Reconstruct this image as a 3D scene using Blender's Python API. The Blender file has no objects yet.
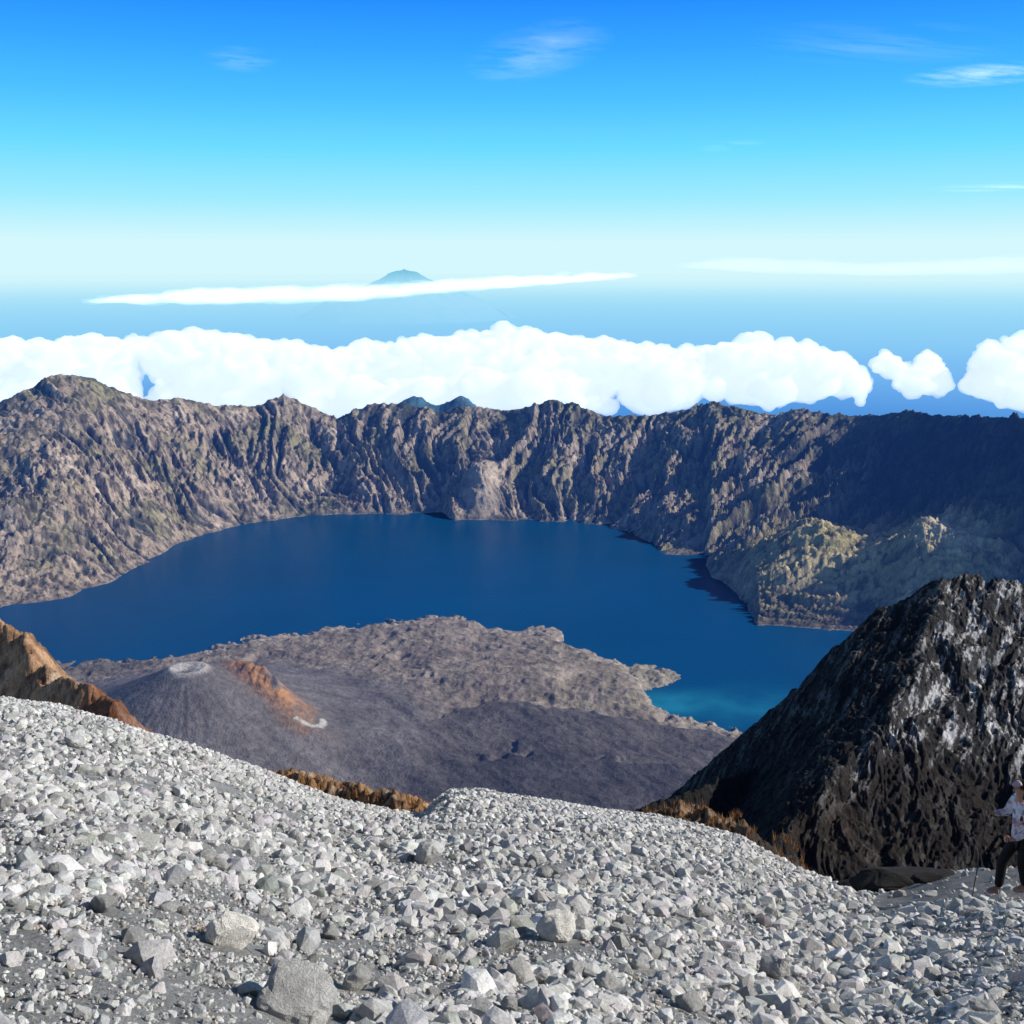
import bpy, bmesh, math, random
import numpy as np
from mathutils import Vector, Matrix
random.seed(7); rng=np.random.default_rng(7)
scene=bpy.context.scene
F=1098.0; P=math.atan(240/F); CP,SP=math.cos(P),math.sin(P)
LAKE=-1700.0

# ---------- survey helper: bearing / depression of a point to a world position at depth Y or level z
def site(px,py,Y=None,z=None):
    dx=(px-512)/F; dv=(512-py)/F
    yy=CP+dv*SP; zz=-SP+dv*CP
    t=(Y/yy) if Y is not None else z/zz
    return (dx*t,yy*t,zz*t)
def slope(px,py):
    x,y,z=site(px,py,Y=1.0); return x,z

# ---------- noise
def _h(xi,yi,seed):
    h=(xi.astype(np.int64)*374761393+yi.astype(np.int64)*668265263+seed*974634777)&0xffffffff
    h=((h^(h>>13))*1274126177)&0xffffffff
    h=h^(h>>16)
    return h.astype(np.float64)/4294967296.0*6.2831853
def perlin(x,y,seed=0):
    x0=np.floor(x); y0=np.floor(y); fx=x-x0; fy=y-y0
    u=fx*fx*fx*(fx*(fx*6-15)+10); v=fy*fy*fy*(fy*(fy*6-15)+10)
    def g(ox,oy):
        a=_h(x0+ox,y0+oy,seed); return np.cos(a)*(fx-ox)+np.sin(a)*(fy-oy)
    a=g(0,0);b=g(1,0);c=g(0,1);d=g(1,1)
    return (a+(b-a)*u+(c-a)*v+(a-b-c+d)*u*v)*1.4
def fbm(x,y,o=5,seed=0,gain=.5):
    s=0;a=1;t=0
    for i in range(o):
        s=s+a*perlin(x,y,seed+i*17); t+=a; a*=gain; x=x*2.03+3.1; y=y*2.03+1.7
    return s/t
def ridged(x,y,o=4,seed=0,gain=.5):
    s=0;a=1;t=0
    for i in range(o):
        s=s+a*(1-np.abs(perlin(x,y,seed+i*13))*2); t+=a; a*=gain; x=x*2.07+5.3; y=y*2.07+2.9
    return s/t
def sstep(a,b,x):
    t=np.clip((x-a)/(b-a),0,1); return t*t*(3-2*t)

# ---------- mesh helpers
def np_mesh(name,verts,faces,smooth=True,col=None):
    me=bpy.data.meshes.new(name)
    n=len(verts); m,k=faces.shape
    me.vertices.add(n); me.vertices.foreach_set('co',np.ascontiguousarray(verts,dtype=np.float32).ravel())
    me.loops.add(m*k); me.loops.foreach_set('vertex_index',np.ascontiguousarray(faces,dtype=np.int32).ravel())
    me.polygons.add(m); me.polygons.foreach_set('loop_start',np.arange(0,m*k,k,dtype=np.int32))
    me.update(calc_edges=True)
    me.polygons.foreach_set('use_smooth',np.full(m,smooth,dtype=bool))
    if col is not None:
        at=me.color_attributes.new('Col','FLOAT_COLOR','POINT')
        c=np.ones((n,4),dtype=np.float32); c[:,:3]=col; at.data.foreach_set('color',c.ravel())
    me.update(); return me
def link(name,me,mat=None):
    ob=bpy.data.objects.new(name,me); scene.collection.objects.link(ob)
    if mat: me.materials.append(mat)
    return ob
def grid_faces(nr,nc):
    i=np.arange(nr-1)[:,None]*nc+np.arange(nc-1)[None,:]
    i=i.ravel(); return np.stack([i,i+1,i+nc+1,i+nc],1)
def tag(o,label=None,cat=None,kind=None,group=None):
    if label:o['label']=label
    if cat:o['category']=cat
    if kind:o['kind']=kind
    if group:o['group']=group

# ---------- materials
HAZE_GLOW=(0.035,0.14,0.56)
def new_mat(name):
    m=bpy.data.materials.new(name); m.use_nodes=True; nt=m.node_tree; nt.nodes.clear()
    return m,nt,nt.nodes,nt.links
def noise(N,L,vec,scale,detail=6,rough=.6):
    n=N.new('ShaderNodeTexNoise'); n.inputs['Scale'].default_value=scale; n.inputs['Detail'].default_value=detail; n.inputs['Roughness'].default_value=rough
    L.new(vec,n.inputs['Vector']); return n.outputs['Fac']
def maprange(N,L,val,a,b,c,d):
    n=N.new('ShaderNodeMapRange'); L.new(val,n.inputs[0])
    for i,v in enumerate((a,b,c,d)): n.inputs[i+1].default_value=v
    return n.outputs[0]
def mix(N,L,fac,a,b,mode='MIX'):
    n=N.new('ShaderNodeMixRGB'); n.blend_type=mode
    for i,v in enumerate((fac,a,b)):
        if hasattr(v,'is_linked'): L.new(v,n.inputs[i])
        elif i==0: n.inputs[0].default_value=v
        else: n.inputs[i].default_value=(*v,1)
    return n.outputs[0]
def add_haze_glow(N,L,shader,D,col=HAZE_GLOW,strength=1.0):  # aerial haze painted as blue glow by distance from origin; also tints shadows
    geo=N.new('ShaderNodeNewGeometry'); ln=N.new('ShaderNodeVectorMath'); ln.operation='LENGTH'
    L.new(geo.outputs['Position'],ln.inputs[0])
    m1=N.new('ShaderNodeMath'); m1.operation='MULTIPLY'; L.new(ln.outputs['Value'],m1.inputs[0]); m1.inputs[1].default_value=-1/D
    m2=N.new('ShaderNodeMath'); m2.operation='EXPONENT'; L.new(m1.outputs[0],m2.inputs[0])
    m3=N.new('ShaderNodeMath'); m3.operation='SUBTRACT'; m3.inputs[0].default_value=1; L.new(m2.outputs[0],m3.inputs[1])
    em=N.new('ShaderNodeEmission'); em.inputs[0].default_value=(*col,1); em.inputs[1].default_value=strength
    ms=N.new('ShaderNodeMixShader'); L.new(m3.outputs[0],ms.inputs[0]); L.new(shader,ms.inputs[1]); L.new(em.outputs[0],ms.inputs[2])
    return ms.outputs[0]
def terrain_mat(name,s_big,s_fine,bump_d,haze=None,var=(.55,1.45),tint=None):
    m,nt,N,L=new_mat(name)
    geo=N.new('ShaderNodeNewGeometry'); pos=geo.outputs['Position']
    at=N.new('ShaderNodeAttribute'); at.attribute_name='Col'
    n1=noise(N,L,pos,s_big,6,.65); n2=noise(N,L,pos,s_fine,5,.7)
    c=mix(N,L,1.0,at.outputs['Color'],maprange(N,L,n1,.3,.7,var[0],var[1]),'MULTIPLY')
    c=mix(N,L,1.0,c,maprange(N,L,n2,.3,.7,var[0],var[1]),'MULTIPLY')
    b=N.new('ShaderNodeBsdfPrincipled'); L.new(c,b.inputs['Base Color']); b.inputs['Roughness'].default_value=.95
    b.inputs['Specular IOR Level'].default_value=.15
    bp=N.new('ShaderNodeBump'); bp.inputs['Strength'].default_value=1; bp.inputs['Distance'].default_value=bump_d
    L.new(n2,bp.inputs['Height']); L.new(bp.outputs[0],b.inputs['Normal'])
    out=N.new('ShaderNodeOutputMaterial'); sh=b.outputs[0]
    if haze: sh=add_haze_glow(N,L,sh,haze)
    L.new(sh,out.inputs[0]); return m
def simple_mat(name,col,rough=.8,var=.25,scale=20,bump=0.0,spec=.3):
    m,nt,N,L=new_mat(name)
    tc=N.new('ShaderNodeTexCoord'); n=noise(N,L,tc.outputs['Object'],scale,5,.6)
    c=mix(N,L,1.0,col,maprange(N,L,n,.3,.7,1-var,1+var),'MULTIPLY')
    b=N.new('ShaderNodeBsdfPrincipled'); L.new(c,b.inputs['Base Color']); b.inputs['Roughness'].default_value=rough
    b.inputs['Specular IOR Level'].default_value=spec
    if bump:
        bp=N.new('ShaderNodeBump'); bp.inputs['Distance'].default_value=bump; L.new(n,bp.inputs['Height']); L.new(bp.outputs[0],b.inputs['Normal'])
    out=N.new('ShaderNodeOutputMaterial'); L.new(b.outputs[0],out.inputs[0]); return m

# =====================================================================  CALDERA
def curve(pts,z=None):
    us=[];vs=[]
    for p in pts:
        x,y,_=site(p[0],p[1],z=z); us.append(x/y); vs.append(y)
    o=np.argsort(us); return np.array(us)[o],np.array(vs)[o]
shore=[(-400,640),(-250,635),(-100,622),(0,608),(60,598),(110,582),(150,560),(180,543),(240,525),(310,515),(400,514),(443,512),(452,520),(530,520),(580,522),(625,530),(652,543),(665,553),(703,555),(710,575),(738,592),(757,625),(850,630),(930,645),(1050,650),(1300,660)]
su,sy=curve(shore,LAKE)
near=[(-400,668),(0,662),(60,664),(150,660),(190,656),(260,638),(308,635),(320,628),(345,630),(380,624),(410,621),(440,617),(465,619),(485,629),(515,633),(545,626),(558,630),(562,645),(590,655),(622,666),(640,688),(648,706),(664,717),(700,726),(740,732),(800,745),(900,760),(1300,770)]
nu,ny=curve(near,LAKE)
rim=[(-400,430),(-200,415),(-60,418),(0,402),(30,387),(52,375),(75,374),(92,379),(112,389),(150,400),(180,398),(215,405),(255,406),(283,395),(310,406),(337,418),(375,403),(410,404),(440,412),(470,406),(510,410),(530,407),(552,399),(578,406),(605,416),(650,415),(690,409),(714,401),(740,409),(775,415),(800,408),(820,413),(860,417),(900,412),(940,415),(1024,418),(1200,425),(1400,430)]
rd=np.interp([p[0] for p in rim],[-400,0,100,300,500,700,850,940,1024,1200,1400],[6300,7200,7700,8650,8800,8500,7700,6900,6100,5200,4800])
ru=[];rz=[];ry=[]
for p,d in zip(rim,rd):
    x,y,z=site(p[0],p[1],Y=d); ru.append(x/y); rz.append(z-LAKE); ry.append(d)
ru=np.array(ru);rz=np.array(rz);ry=np.array(ry)

nc=1150
Yrow=np.concatenate([np.linspace(2400,4300,230,endpoint=False),np.linspace(4300,6800,320,endpoint=False),np.linspace(6800,9500,420,endpoint=False),np.linspace(9500,14500,60)])
Urow=np.linspace(-.66,.66,nc)
Y,U=np.meshgrid(Yrow,Urow,indexing='ij'); X=U*Y
Uw=U+fbm(X/260,Y/260,4,5)*.006
Ys=np.interp(Uw,su,sy)+fbm(X/180,Y/180,4,3)*70
Yn=np.interp(U+fbm(X/110,Y/110,4,8)*.012,nu,ny)+fbm(X/100,Y/100,4,9)*95+(ridged(X/70,Y/70,3,14)-.5)*75
Yr=np.interp(U,ru,ry); Zr=np.interp(U,ru,rz)+fbm(U*120,U*0+3,4,55)*16
ang=np.arctan2(X-0,Y-5700); rad=np.hypot(X,Y-5700)
warp=fbm(X/900,Y/900,3,21)
arc=ang*2600+warp*260
t=(Y-Ys)/(Yr-Ys); tc=np.clip(t,0,1)
ex=np.interp(U,[-.66,-.45,-.2,0,.1,.22,.34,.44,.6],[1.2,1.25,1.15,1.1,1.25,1.6,1.7,1.3,1.2])
base=Zr*tc**ex
env=np.clip(4*tc*(1-tc),0,1)**.6*.95+.14*sstep(.8,1,tc)
wq=fbm(X/130,Y/130,4,23)
g1=ridged(arc/400,rad/2600,3,31); g2=ridged(arc/95+warp+wq*.2,rad/560+wq*.2,5,41,.6); g3=fbm(X/60,Y/60,5,51,.62); g4=ridged(X/60,Y/70,4,53,.65)
def hill(px,yy,a,sx,sy_,rot=0):
    cx=site(px,512,Y=yy)[0]; dx=X-cx; dy=Y-yy; c,s=math.cos(rot),math.sin(rot)
    q=((dx*c+dy*s)/sx)**2+((-dx*s+dy*c)/sy_)**2
    return a*np.exp(-q)
hR=hill(815,5850,225,380,330,.3)+hill(930,5450,260,280,330,-.2)
hF=hill(484,7830,170,120,260)
hl=hR+hF+hill(695,6900,80,200,200)+hill(560,7900,60,90,200)+hill(30,6300,90,300,260)
hk=np.clip(hR/110,0,1)
ampU=np.interp(U,[-.5,-.25,0,.2,.5],[.7,.9,1.15,1.3,1.25])*(1-.5*hk)*(1-.7*np.clip(hF/80,0,1))
wall=base+env*ampU*((g1-.45)*135+(g2-.45)*140+(g4-.5)*42)+g3*24*sstep(0,.1,tc)
wall=wall+hl*sstep(0,.12,tc)*(0.95+.3*fbm(X/300,Y/300,3,77))
out=Zr+g3*14+(g2-.45)*12-(Y-Yr)*.5+fbm(X/400,Y/400,4,61)*80*sstep(0,600,Y-Yr)
out=out+hill(412,10500,700,520,500)+hill(472,10300,480,340,400)+hill(200,9800,200,400,300)
H=np.where(t<=1,wall,np.maximum(out,-2300))
din=np.minimum(Ys-Y,Y-Yn)
H=np.where(t<0,-np.clip(din*.18,0,45),H)
# tongue of lava reaching into the lake
tp=site(622,677,z=LAKE); q=((X-tp[0])/235)**2+((Y-tp[1])/150)**2+fbm(X/60,Y/60,4,17)*1.0
H=np.where((t<0),np.maximum(H,np.clip(1-q,-1,1)*24),H)
# near land / lava fields
d=np.maximum(Yn-Y,0)
cx,cy,_=site(187,668,z=-1345)
r0=np.hypot(X-cx,Y-cy)
aw=sstep(650,1050,r0)
bpt=[(200,690),(330,690),(400,706),(430,720),(470,708),(520,703),(600,710),(700,722),(760,735),(1300,760)]
bu,by=curve(bpt,LAKE+60)
Yb=np.interp(U,bu,by)+fbm(X/200,Y/200,4,99)*110
dk=sstep(0,40,Yb-Y)*sstep(-.17,-.09,U)
Yb2=Yb-430+fbm(X/260,Y/260,4,131)*200
dk2=sstep(0,40,Yb2-Y)*sstep(-.17,-.09,U)
lava=13*(1-np.exp(-d/14))+(40*(1-np.exp(-d/600))+((ridged(X/260+warp,Y/180,4,91)-.45)*26*sstep(0,200,d)+(ridged(X/90,Y/60,3,93)-.5)*10*sstep(0,60,d)+fbm(X/30,Y/30,4,95)*4*sstep(0,60,d))*(1-.65*dk))*(.12+.88*aw)
lava=lava+dk*22+dk2*16+dk*(ridged((X*.8+Y*.5)/130,(Y*.8-X*.5)/700,3,101)-.4)*9
def cone(cx,cy,h,R,rc,dep,seed,p=1.25,gr=11):
    dx=X-cx;dy=Y-cy;r=np.hypot(dx,dy)*(1+.08*fbm(dx/200,dy/200,3,seed)); th=np.arctan2(dy,dx)
    k=h*np.clip(1-(r-rc)/(R-rc),0,None)**p
    k=np.where(r<rc,h-dep*(1-(r/rc)**2),np.minimum(k,h))
    k=k+(ridged(th*7,r/900,3,seed+3)-.5)*gr*sstep(rc,rc*3,r)*(k>5)*np.clip(1-r/R,0,1)
    return k,r
k1,r1=cone(cx,cy,340,1050,60,10,201,1.45,5)
c2=site(308,717,z=-1500); k2,r2=cone(c2[0],c2[1],135,330,48,34,211,1.1)
r2=r2*(1+.25*fbm(X/40,Y/40,3,217))
sp=site(262,686,z=-1440); 
dx=X-sp[0];dy=Y-sp[1]; spur=60*np.exp(-((dx*.75+dy*-.66)/190)**2-((dx*.66+dy*.75)/60)**2)*(1+.5*fbm(X/50,Y/50,4,141))
lava=lava+np.maximum(k1,k2)+spur+hill(520,4300,45,420,260)+hill(640,4150,20,200,150)
isn=Y<Yn
H=np.where(isn,lava,H)
Z=H+LAKE
# ---- colour
def C(*c): return np.array(c)[None,None,:]
def lerp(a,b,f): return a+(b-a)*f[...,None]
n1=fbm(X/300,Y/300,5,301); n2=fbm(X/90,Y/90,5,311); n3=fbm(X/1200,Y/1200,3,321); n4=fbm(X/28,Y/28,4,325)
tan=C(.42,.325,.235); olive=C(.27,.24,.13); rock=C(.085,.075,.065); pale=C(.60,.49,.37)
col=lerp(tan,olive,sstep(-.25,.35,n1+np.interp(U,[-.4,-.1,.2,.5],[-.15,-.05,.12,.12])))
col=lerp(col,rock,sstep(.05,.35,n2+n4*.5)*.8)
col=lerp(col,pale,sstep(.15,.4,-n1+n4*.25)*.5)
col=lerp(col,C(.03,.042,.052),sstep(.05,.28,g2*-1+.45)*.9)  # bluish shade painted into the gully floors
col=lerp(col,C(.045,.045,.03),sstep(.25,.45,fbm(X/45,Y/45,4,333)+.22)*.8)
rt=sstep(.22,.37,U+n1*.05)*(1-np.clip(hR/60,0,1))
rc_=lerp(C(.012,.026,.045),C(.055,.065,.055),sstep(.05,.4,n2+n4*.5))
col=lerp(col,rc_,rt*.92)  # navy shade of the right-hand wall painted into its colour
hs_=lerp(C(.58,.47,.25),C(.40,.34,.16),sstep(-.2,.2,n1)); hs_=lerp(hs_,C(.06,.058,.03),sstep(.08,.28,n2+n4*.5)*.75)
col=lerp(col,hs_,hk*.95)
bare=np.exp(-((X-site(945,550,Y=5500)[0])/150)**2-((Y-5500)/170)**2); col=lerp(col,C(.62,.51,.35),np.clip(bare*1.4,0,1)*.8)
col=lerp(col,C(.52,.42,.32),np.clip(hF/90,0,1)*sstep(.6,.3,tc)*.8)
col=lerp(col,C(.09,.10,.045),sstep(.88,1.0,tc)*.6*(n2>0))
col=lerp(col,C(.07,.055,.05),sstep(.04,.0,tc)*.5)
col=lerp(col,C(.05,.17,.24),(t>1.12)*.85)  # land beyond the rim: blue distance haze painted into greenish colour
lc=lerp(C(.30,.25,.20),C(.22,.18,.15),sstep(-.25,.3,n1))
lc=lerp(lc,C(.34,.30,.18),sstep(-.1,.35,n2)*sstep(-.02,.08,U)*.6)
lc=lerp(lc,C(.12,.10,.09),sstep(.1,.4,n4*.4+n2)*.5)
lc=lerp(lc,C(.44,.37,.30),sstep(160,20,d+n2*60)*.6)
lc=lerp(lc,C(.10,.09,.087)*(1+.3*n2[...,None]),dk*.93)
lc=lerp(lc,C(.066,.06,.06)*(1+.3*n2[...,None]),dk2*.88)
lc=lerp(lc,C(.28,.25,.22),sstep(25,0,np.abs(Yb-Y-12))*sstep(-.12,-.05,U)*.5)
lc=lerp(lc,C(.20,.18,.16),sstep(22,0,np.abs(Yb2-Y-12))*sstep(-.12,-.05,U)*.5)
th1=np.arctan2(Y-cy,X-cx)
cg=C(.155,.140,.136)*(1+.30*fbm(th1*9,r1/500,4,351)[...,None])
lc=lerp(lc,cg,sstep(1000,750,r1)); 
lc=lerp(lc,C(.44,.22,.10),np.clip(spur/36,0,1)*sstep(-.35,.15,n2+n4*.4+.1))
lc=lerp(lc,C(.30,.165,.085),sstep(150,60,r2)*.45*(X<c2[0]+20))
lc=lerp(lc,C(.50,.46,.42),sstep(88,62,r1)*sstep(-.4,.1,n2+.1)*.85)
lc=lerp(lc,C(.55,.52,.47),sstep(66,54,r2)*sstep(38,46,r2)*((X-c2[0])-(Y-c2[1])>0))
lc=lerp(lc,C(.09,.08,.075),sstep(16,0,d)*.5)
lc=lerp(lc,C(.06,.06,.055),sstep(-.28,-.36,U)*sstep(900,1100,r1)*.6)
col=np.where(isn[...,None],lc,col)
col=np.where(((t<0)&~isn)[...,None],C(.32,.28,.21)+0*col,col)
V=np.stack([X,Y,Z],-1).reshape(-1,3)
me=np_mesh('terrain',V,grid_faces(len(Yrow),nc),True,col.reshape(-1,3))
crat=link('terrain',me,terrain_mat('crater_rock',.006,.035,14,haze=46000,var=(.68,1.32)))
tag(crat,'volcanic caldera wall and lava field around a crater lake','terrain','structure')

# ---------- lake
lx=np.linspace(-5200,5200,300); ly=np.linspace(3000,8400,240)
LY,LX=np.meshgrid(ly,lx,indexing='ij')
p0=site(668,702,z=LAKE); p1=site(750,708,z=LAKE)
sh=.85*np.exp(-((LX-p0[0])/170)**2-((LY-p0[1])/95)**2)+.36*np.exp(-((LX-p1[0])/330)**2-((LY-p1[1])/200)**2)
sh=np.clip(sh*(.75+.9*fbm(LX/160,LY/160,3,5)),0,1)
lcol=np.stack([sh]*3,-1).reshape(-1,3)
me=np_mesh('water',np.stack([LX,LY,LX*0+LAKE],-1).reshape(-1,3),grid_faces(240,300),True,lcol)
m,nt,N,L=new_mat('lake_water')
at=N.new('ShaderNodeAttribute'); at.attribute_name='Col'
geo=N.new('ShaderNodeNewGeometry')
n=noise(N,L,geo.outputs['Position'],.0012,4,.5)
c=mix(N,L,n,(.001,.078,.225),(.001,.054,.165)); c=mix(N,L,at.outputs['Fac'],c,(.02,.27,.42))
b=N.new('ShaderNodeBsdfPrincipled'); L.new(c,b.inputs['Base Color']); b.inputs['Roughness'].default_value=.3; b.inputs['Specular IOR Level'].default_value=.06
nb=noise(N,L,geo.outputs['Position'],.05,5,.6); bp=N.new('ShaderNodeBump'); bp.inputs['Distance'].default_value=2; bp.inputs['Strength'].default_value=.5; L.new(nb,bp.inputs['Height']); L.new(bp.outputs[0],b.inputs['Normal'])
o=N.new('ShaderNodeOutputMaterial'); L.new(b.outputs[0],o.inputs[0])
lake=link('lake_water',me,m); tag(lake,'deep blue crater lake with turquoise shallows','lake','structure')

# ---------- sea
rr=[3000,20000,40000,80000,160000,320000,700000,2500000]; ns=96
vv=[(r*math.sin(a*2*math.pi/ns),r*math.cos(a*2*math.pi/ns),-3700) for r in rr for a in range(ns)]
ff=[(i*ns+a,(i+1)*ns+a,(i+1)*ns+(a+1)%ns,i*ns+(a+1)%ns) for i in range(len(rr)-1) for a in range(ns)]
me=np_mesh('sea',np.array(vv),np.array(ff),True)
m,nt,N,L=new_mat('sea_haze_glow')
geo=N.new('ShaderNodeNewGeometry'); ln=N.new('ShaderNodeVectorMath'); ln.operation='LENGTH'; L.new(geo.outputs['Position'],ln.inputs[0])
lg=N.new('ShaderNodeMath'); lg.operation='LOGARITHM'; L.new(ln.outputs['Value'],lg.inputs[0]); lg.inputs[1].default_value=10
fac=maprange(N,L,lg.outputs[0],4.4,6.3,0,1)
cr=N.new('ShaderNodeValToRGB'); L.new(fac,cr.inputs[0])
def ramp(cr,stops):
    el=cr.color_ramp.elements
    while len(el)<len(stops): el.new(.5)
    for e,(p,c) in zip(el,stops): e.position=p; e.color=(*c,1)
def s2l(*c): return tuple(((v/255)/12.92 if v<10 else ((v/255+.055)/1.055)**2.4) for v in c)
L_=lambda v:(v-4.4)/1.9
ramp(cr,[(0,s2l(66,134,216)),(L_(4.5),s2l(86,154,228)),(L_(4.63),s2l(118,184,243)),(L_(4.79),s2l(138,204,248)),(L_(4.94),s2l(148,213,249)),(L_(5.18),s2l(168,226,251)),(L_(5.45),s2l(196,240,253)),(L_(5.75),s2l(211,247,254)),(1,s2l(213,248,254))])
em=N.new('ShaderNodeEmission'); L.new(cr.outputs[0],em.inputs[0])  # sea colour is emitted: haze painted in, paler with distance
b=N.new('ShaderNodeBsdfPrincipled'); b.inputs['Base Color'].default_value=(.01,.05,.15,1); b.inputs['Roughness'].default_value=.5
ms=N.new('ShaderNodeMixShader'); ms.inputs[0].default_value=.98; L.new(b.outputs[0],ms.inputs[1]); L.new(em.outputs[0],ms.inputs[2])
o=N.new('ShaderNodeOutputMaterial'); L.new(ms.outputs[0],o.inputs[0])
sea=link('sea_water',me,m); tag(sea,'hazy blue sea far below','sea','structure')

# ---------- distant island volcano
a_x,a_y,a_zt=site(404,264.5,Y=90000)
nr_,na=90,160
R_=np.linspace(0,1,nr_)[:,None]**1.2*12000; A_=np.linspace(0,2*np.pi,na)[None,:]
hh=(a_zt+3700)*(1-.92*(1-np.exp(-R_/5200)))-np.clip(R_-6000,0,None)*.4
xx=a_x+R_*np.cos(A_)*(1+.1*np.sin(A_*3)); yy_=a_y+R_*np.sin(A_)
hh=hh+300*(ridged(A_*2.5+R_*0,R_/2500,3,7)-.5)*sstep(0,1200,R_)*1.2-330*np.exp(-(R_/650)**2)-3700
me=np_mesh('far_mountain',np.stack([xx,yy_,hh],-1).reshape(-1,3),grid_faces(nr_,na),True)
m,nt,N,L=new_mat('far_mountain_haze_glow')
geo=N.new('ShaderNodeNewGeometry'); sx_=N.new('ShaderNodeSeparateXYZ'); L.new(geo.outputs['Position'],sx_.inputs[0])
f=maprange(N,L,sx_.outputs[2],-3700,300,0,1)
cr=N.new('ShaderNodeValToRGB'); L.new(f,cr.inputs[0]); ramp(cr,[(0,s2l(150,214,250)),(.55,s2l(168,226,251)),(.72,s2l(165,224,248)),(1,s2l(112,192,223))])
em=N.new('ShaderNodeEmission'); L.new(cr.outputs[0],em.inputs[0]); df=N.new('ShaderNodeBsdfDiffuse'); df.inputs[0].default_value=(.4,.5,.6,1)  # haze over the volcano painted as emission, paler towards the base
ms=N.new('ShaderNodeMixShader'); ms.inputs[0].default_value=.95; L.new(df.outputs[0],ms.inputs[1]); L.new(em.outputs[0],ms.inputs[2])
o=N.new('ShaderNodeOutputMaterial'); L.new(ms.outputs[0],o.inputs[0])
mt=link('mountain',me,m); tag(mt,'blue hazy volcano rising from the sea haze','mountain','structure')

# =====================================================================  CLOUDS (closed shells filled with vapour)
def cloud_mat(name,dens,emis,estr,sc_col=1.0):
    m,nt,N,L=new_mat(name)
    sc=N.new('ShaderNodeVolumeScatter'); sc.inputs['Color'].default_value=(sc_col,)*3+(1,); sc.inputs['Density'].default_value=dens; sc.inputs['Anisotropy'].default_value=0
    em=N.new('ShaderNodeEmission'); em.inputs[0].default_value=(*emis,1); em.inputs[1].default_value=estr*dens  # added glow stands in for light scattered inside the cloud
    ad=N.new('ShaderNodeAddShader'); L.new(sc.outputs[0],ad.inputs[0]); L.new(em.outputs[0],ad.inputs[1])
    o=N.new('ShaderNodeOutputMaterial'); L.new(ad.outputs[0],o.inputs['Volume']); return m
CLOUD=cloud_mat('cumulus_vapour',.0070,(.74,.87,1),.53,.92)
FARC=cloud_mat('far_cloud_vapour',.00030,(.88,.97,1),.72,.9)
def ico(sub):
    bm=bmesh.new(); bmesh.ops.create_icosphere(bm,subdivisions=sub,radius=1)
    v=np.array([x.co[:] for x in bm.verts]); f=np.array([[q.index for q in p.verts] for p in bm.faces]); bm.free(); return v,f
tmpl={}
for sub in (3,4):
    v,f=ico(sub); L5=[]
    for k in range(5):
        nn=fbm(v[:,0]*1.6+v[:,2]*.9+k*9,v[:,1]*1.6-v[:,2]*1.1+k*5,5,400+k,.6)+.35*ridged(v[:,0]*2.4+v[:,2]*1.3+k,v[:,1]*2.4-v[:,2]*1.6,3,430+k,.6)
        L5.append(v*(1+.55*nn)[:,None])
    tmpl[sub]=(L5,f)
def rotm(n):
    q=rng.normal(size=(n,4)); q/=np.linalg.norm(q,axis=1)[:,None]; w,x,y,z=q.T
    return np.stack([1-2*(y*y+z*z),2*(x*y-z*w),2*(x*z+y*w),2*(x*y+z*w),1-2*(x*x+z*z),2*(y*z-x*w),2*(x*z-y*w),2*(y*z+x*w),1-2*(x*x+y*y)],1).reshape(n,3,3)
def cloud(top,bot,counts,Y0,label,mat=CLOUD,wide=1.15,vox=45.):
    VV=[];FF=[];off=0; ds=Y0/20000
    tx,ty=zip(*top); bx,by_=zip(*bot)
    for cnt,rmin,rmax,sub,edge in counts:
        for i in range(cnt):
            px=rng.uniform(tx[0],tx[-1]); rpx=rng.uniform(rmin,rmax)
            T=np.interp(px,tx,ty)+rng.normal()*min(2.5,rmin*.6); B=np.interp(px,bx,by_)
            rpx=min(rpx,max((B-T)*.5,1.5))
            if edge: py=T+rpx*rng.uniform(.1,1.4)+(abs(rng.normal())*14 if edge==2 else 0)
            else: py=rng.uniform(T+rpx,max(B-rpx*.3,T+rpx+.1))
            dep=Y0+(rng.uniform(-700,700)+((-1200*rng.random() if edge==2 else 700*rng.random()) if edge else 0)-(py-T)*25)*ds
            p=np.array(site(px,py,Y=dep)); r=rpx*dep/F
            Ts,f=tmpl[sub]; v=Ts[rng.integers(5)]@rotm(1)[0].T*np.array([r*wide,r,r*.95])
            VV.append(v+p); FF.append(f+off); off+=len(v)
    vall=np.concatenate(VV); cen=vall.mean(0)
    me=np_mesh('cloud_src',vall-cen,np.concatenate(FF),True)
    ob=bpy.data.objects.new('cloud_src',me); scene.collection.objects.link(ob)
    md=ob.modifiers.new('r','REMESH'); md.mode='VOXEL'; md.voxel_size=vox; md.use_smooth_shade=True
    bpy.context.view_layer.update(); dg_=bpy.context.evaluated_depsgraph_get()
    m2=bpy.data.meshes.new_from_object(ob.evaluated_get(dg_)); bpy.data.objects.remove(ob); bpy.data.meshes.remove(me)
    m2.name='cloud'; m2.materials.clear()
    # keep only the largest connected shell
    bm=bmesh.new(); bm.from_mesh(m2); bm.verts.ensure_lookup_table(); seen=np.zeros(len(bm.verts),bool); comps=[]
    for v0 in bm.verts:
        if seen[v0.index]: continue
        st=[v0]; seen[v0.index]=True; cmp_=[]
        while st:
            a=st.pop(); cmp_.append(a)
            for e_ in a.link_edges:
                b_=e_.other_vert(a)
                if not seen[b_.index]: seen[b_.index]=True; st.append(b_)
        comps.append(cmp_)
    comps.sort(key=len,reverse=True)
    kill=[v for c_ in comps[1:] for v in c_]
    if kill: bmesh.ops.delete(bm,geom=kill,context='VERTS')
    bm.to_mesh(m2); bm.free()
    obj=link('cloud',m2,mat); obj.location=cen; tag(obj,label,'cloud'); return obj
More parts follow.
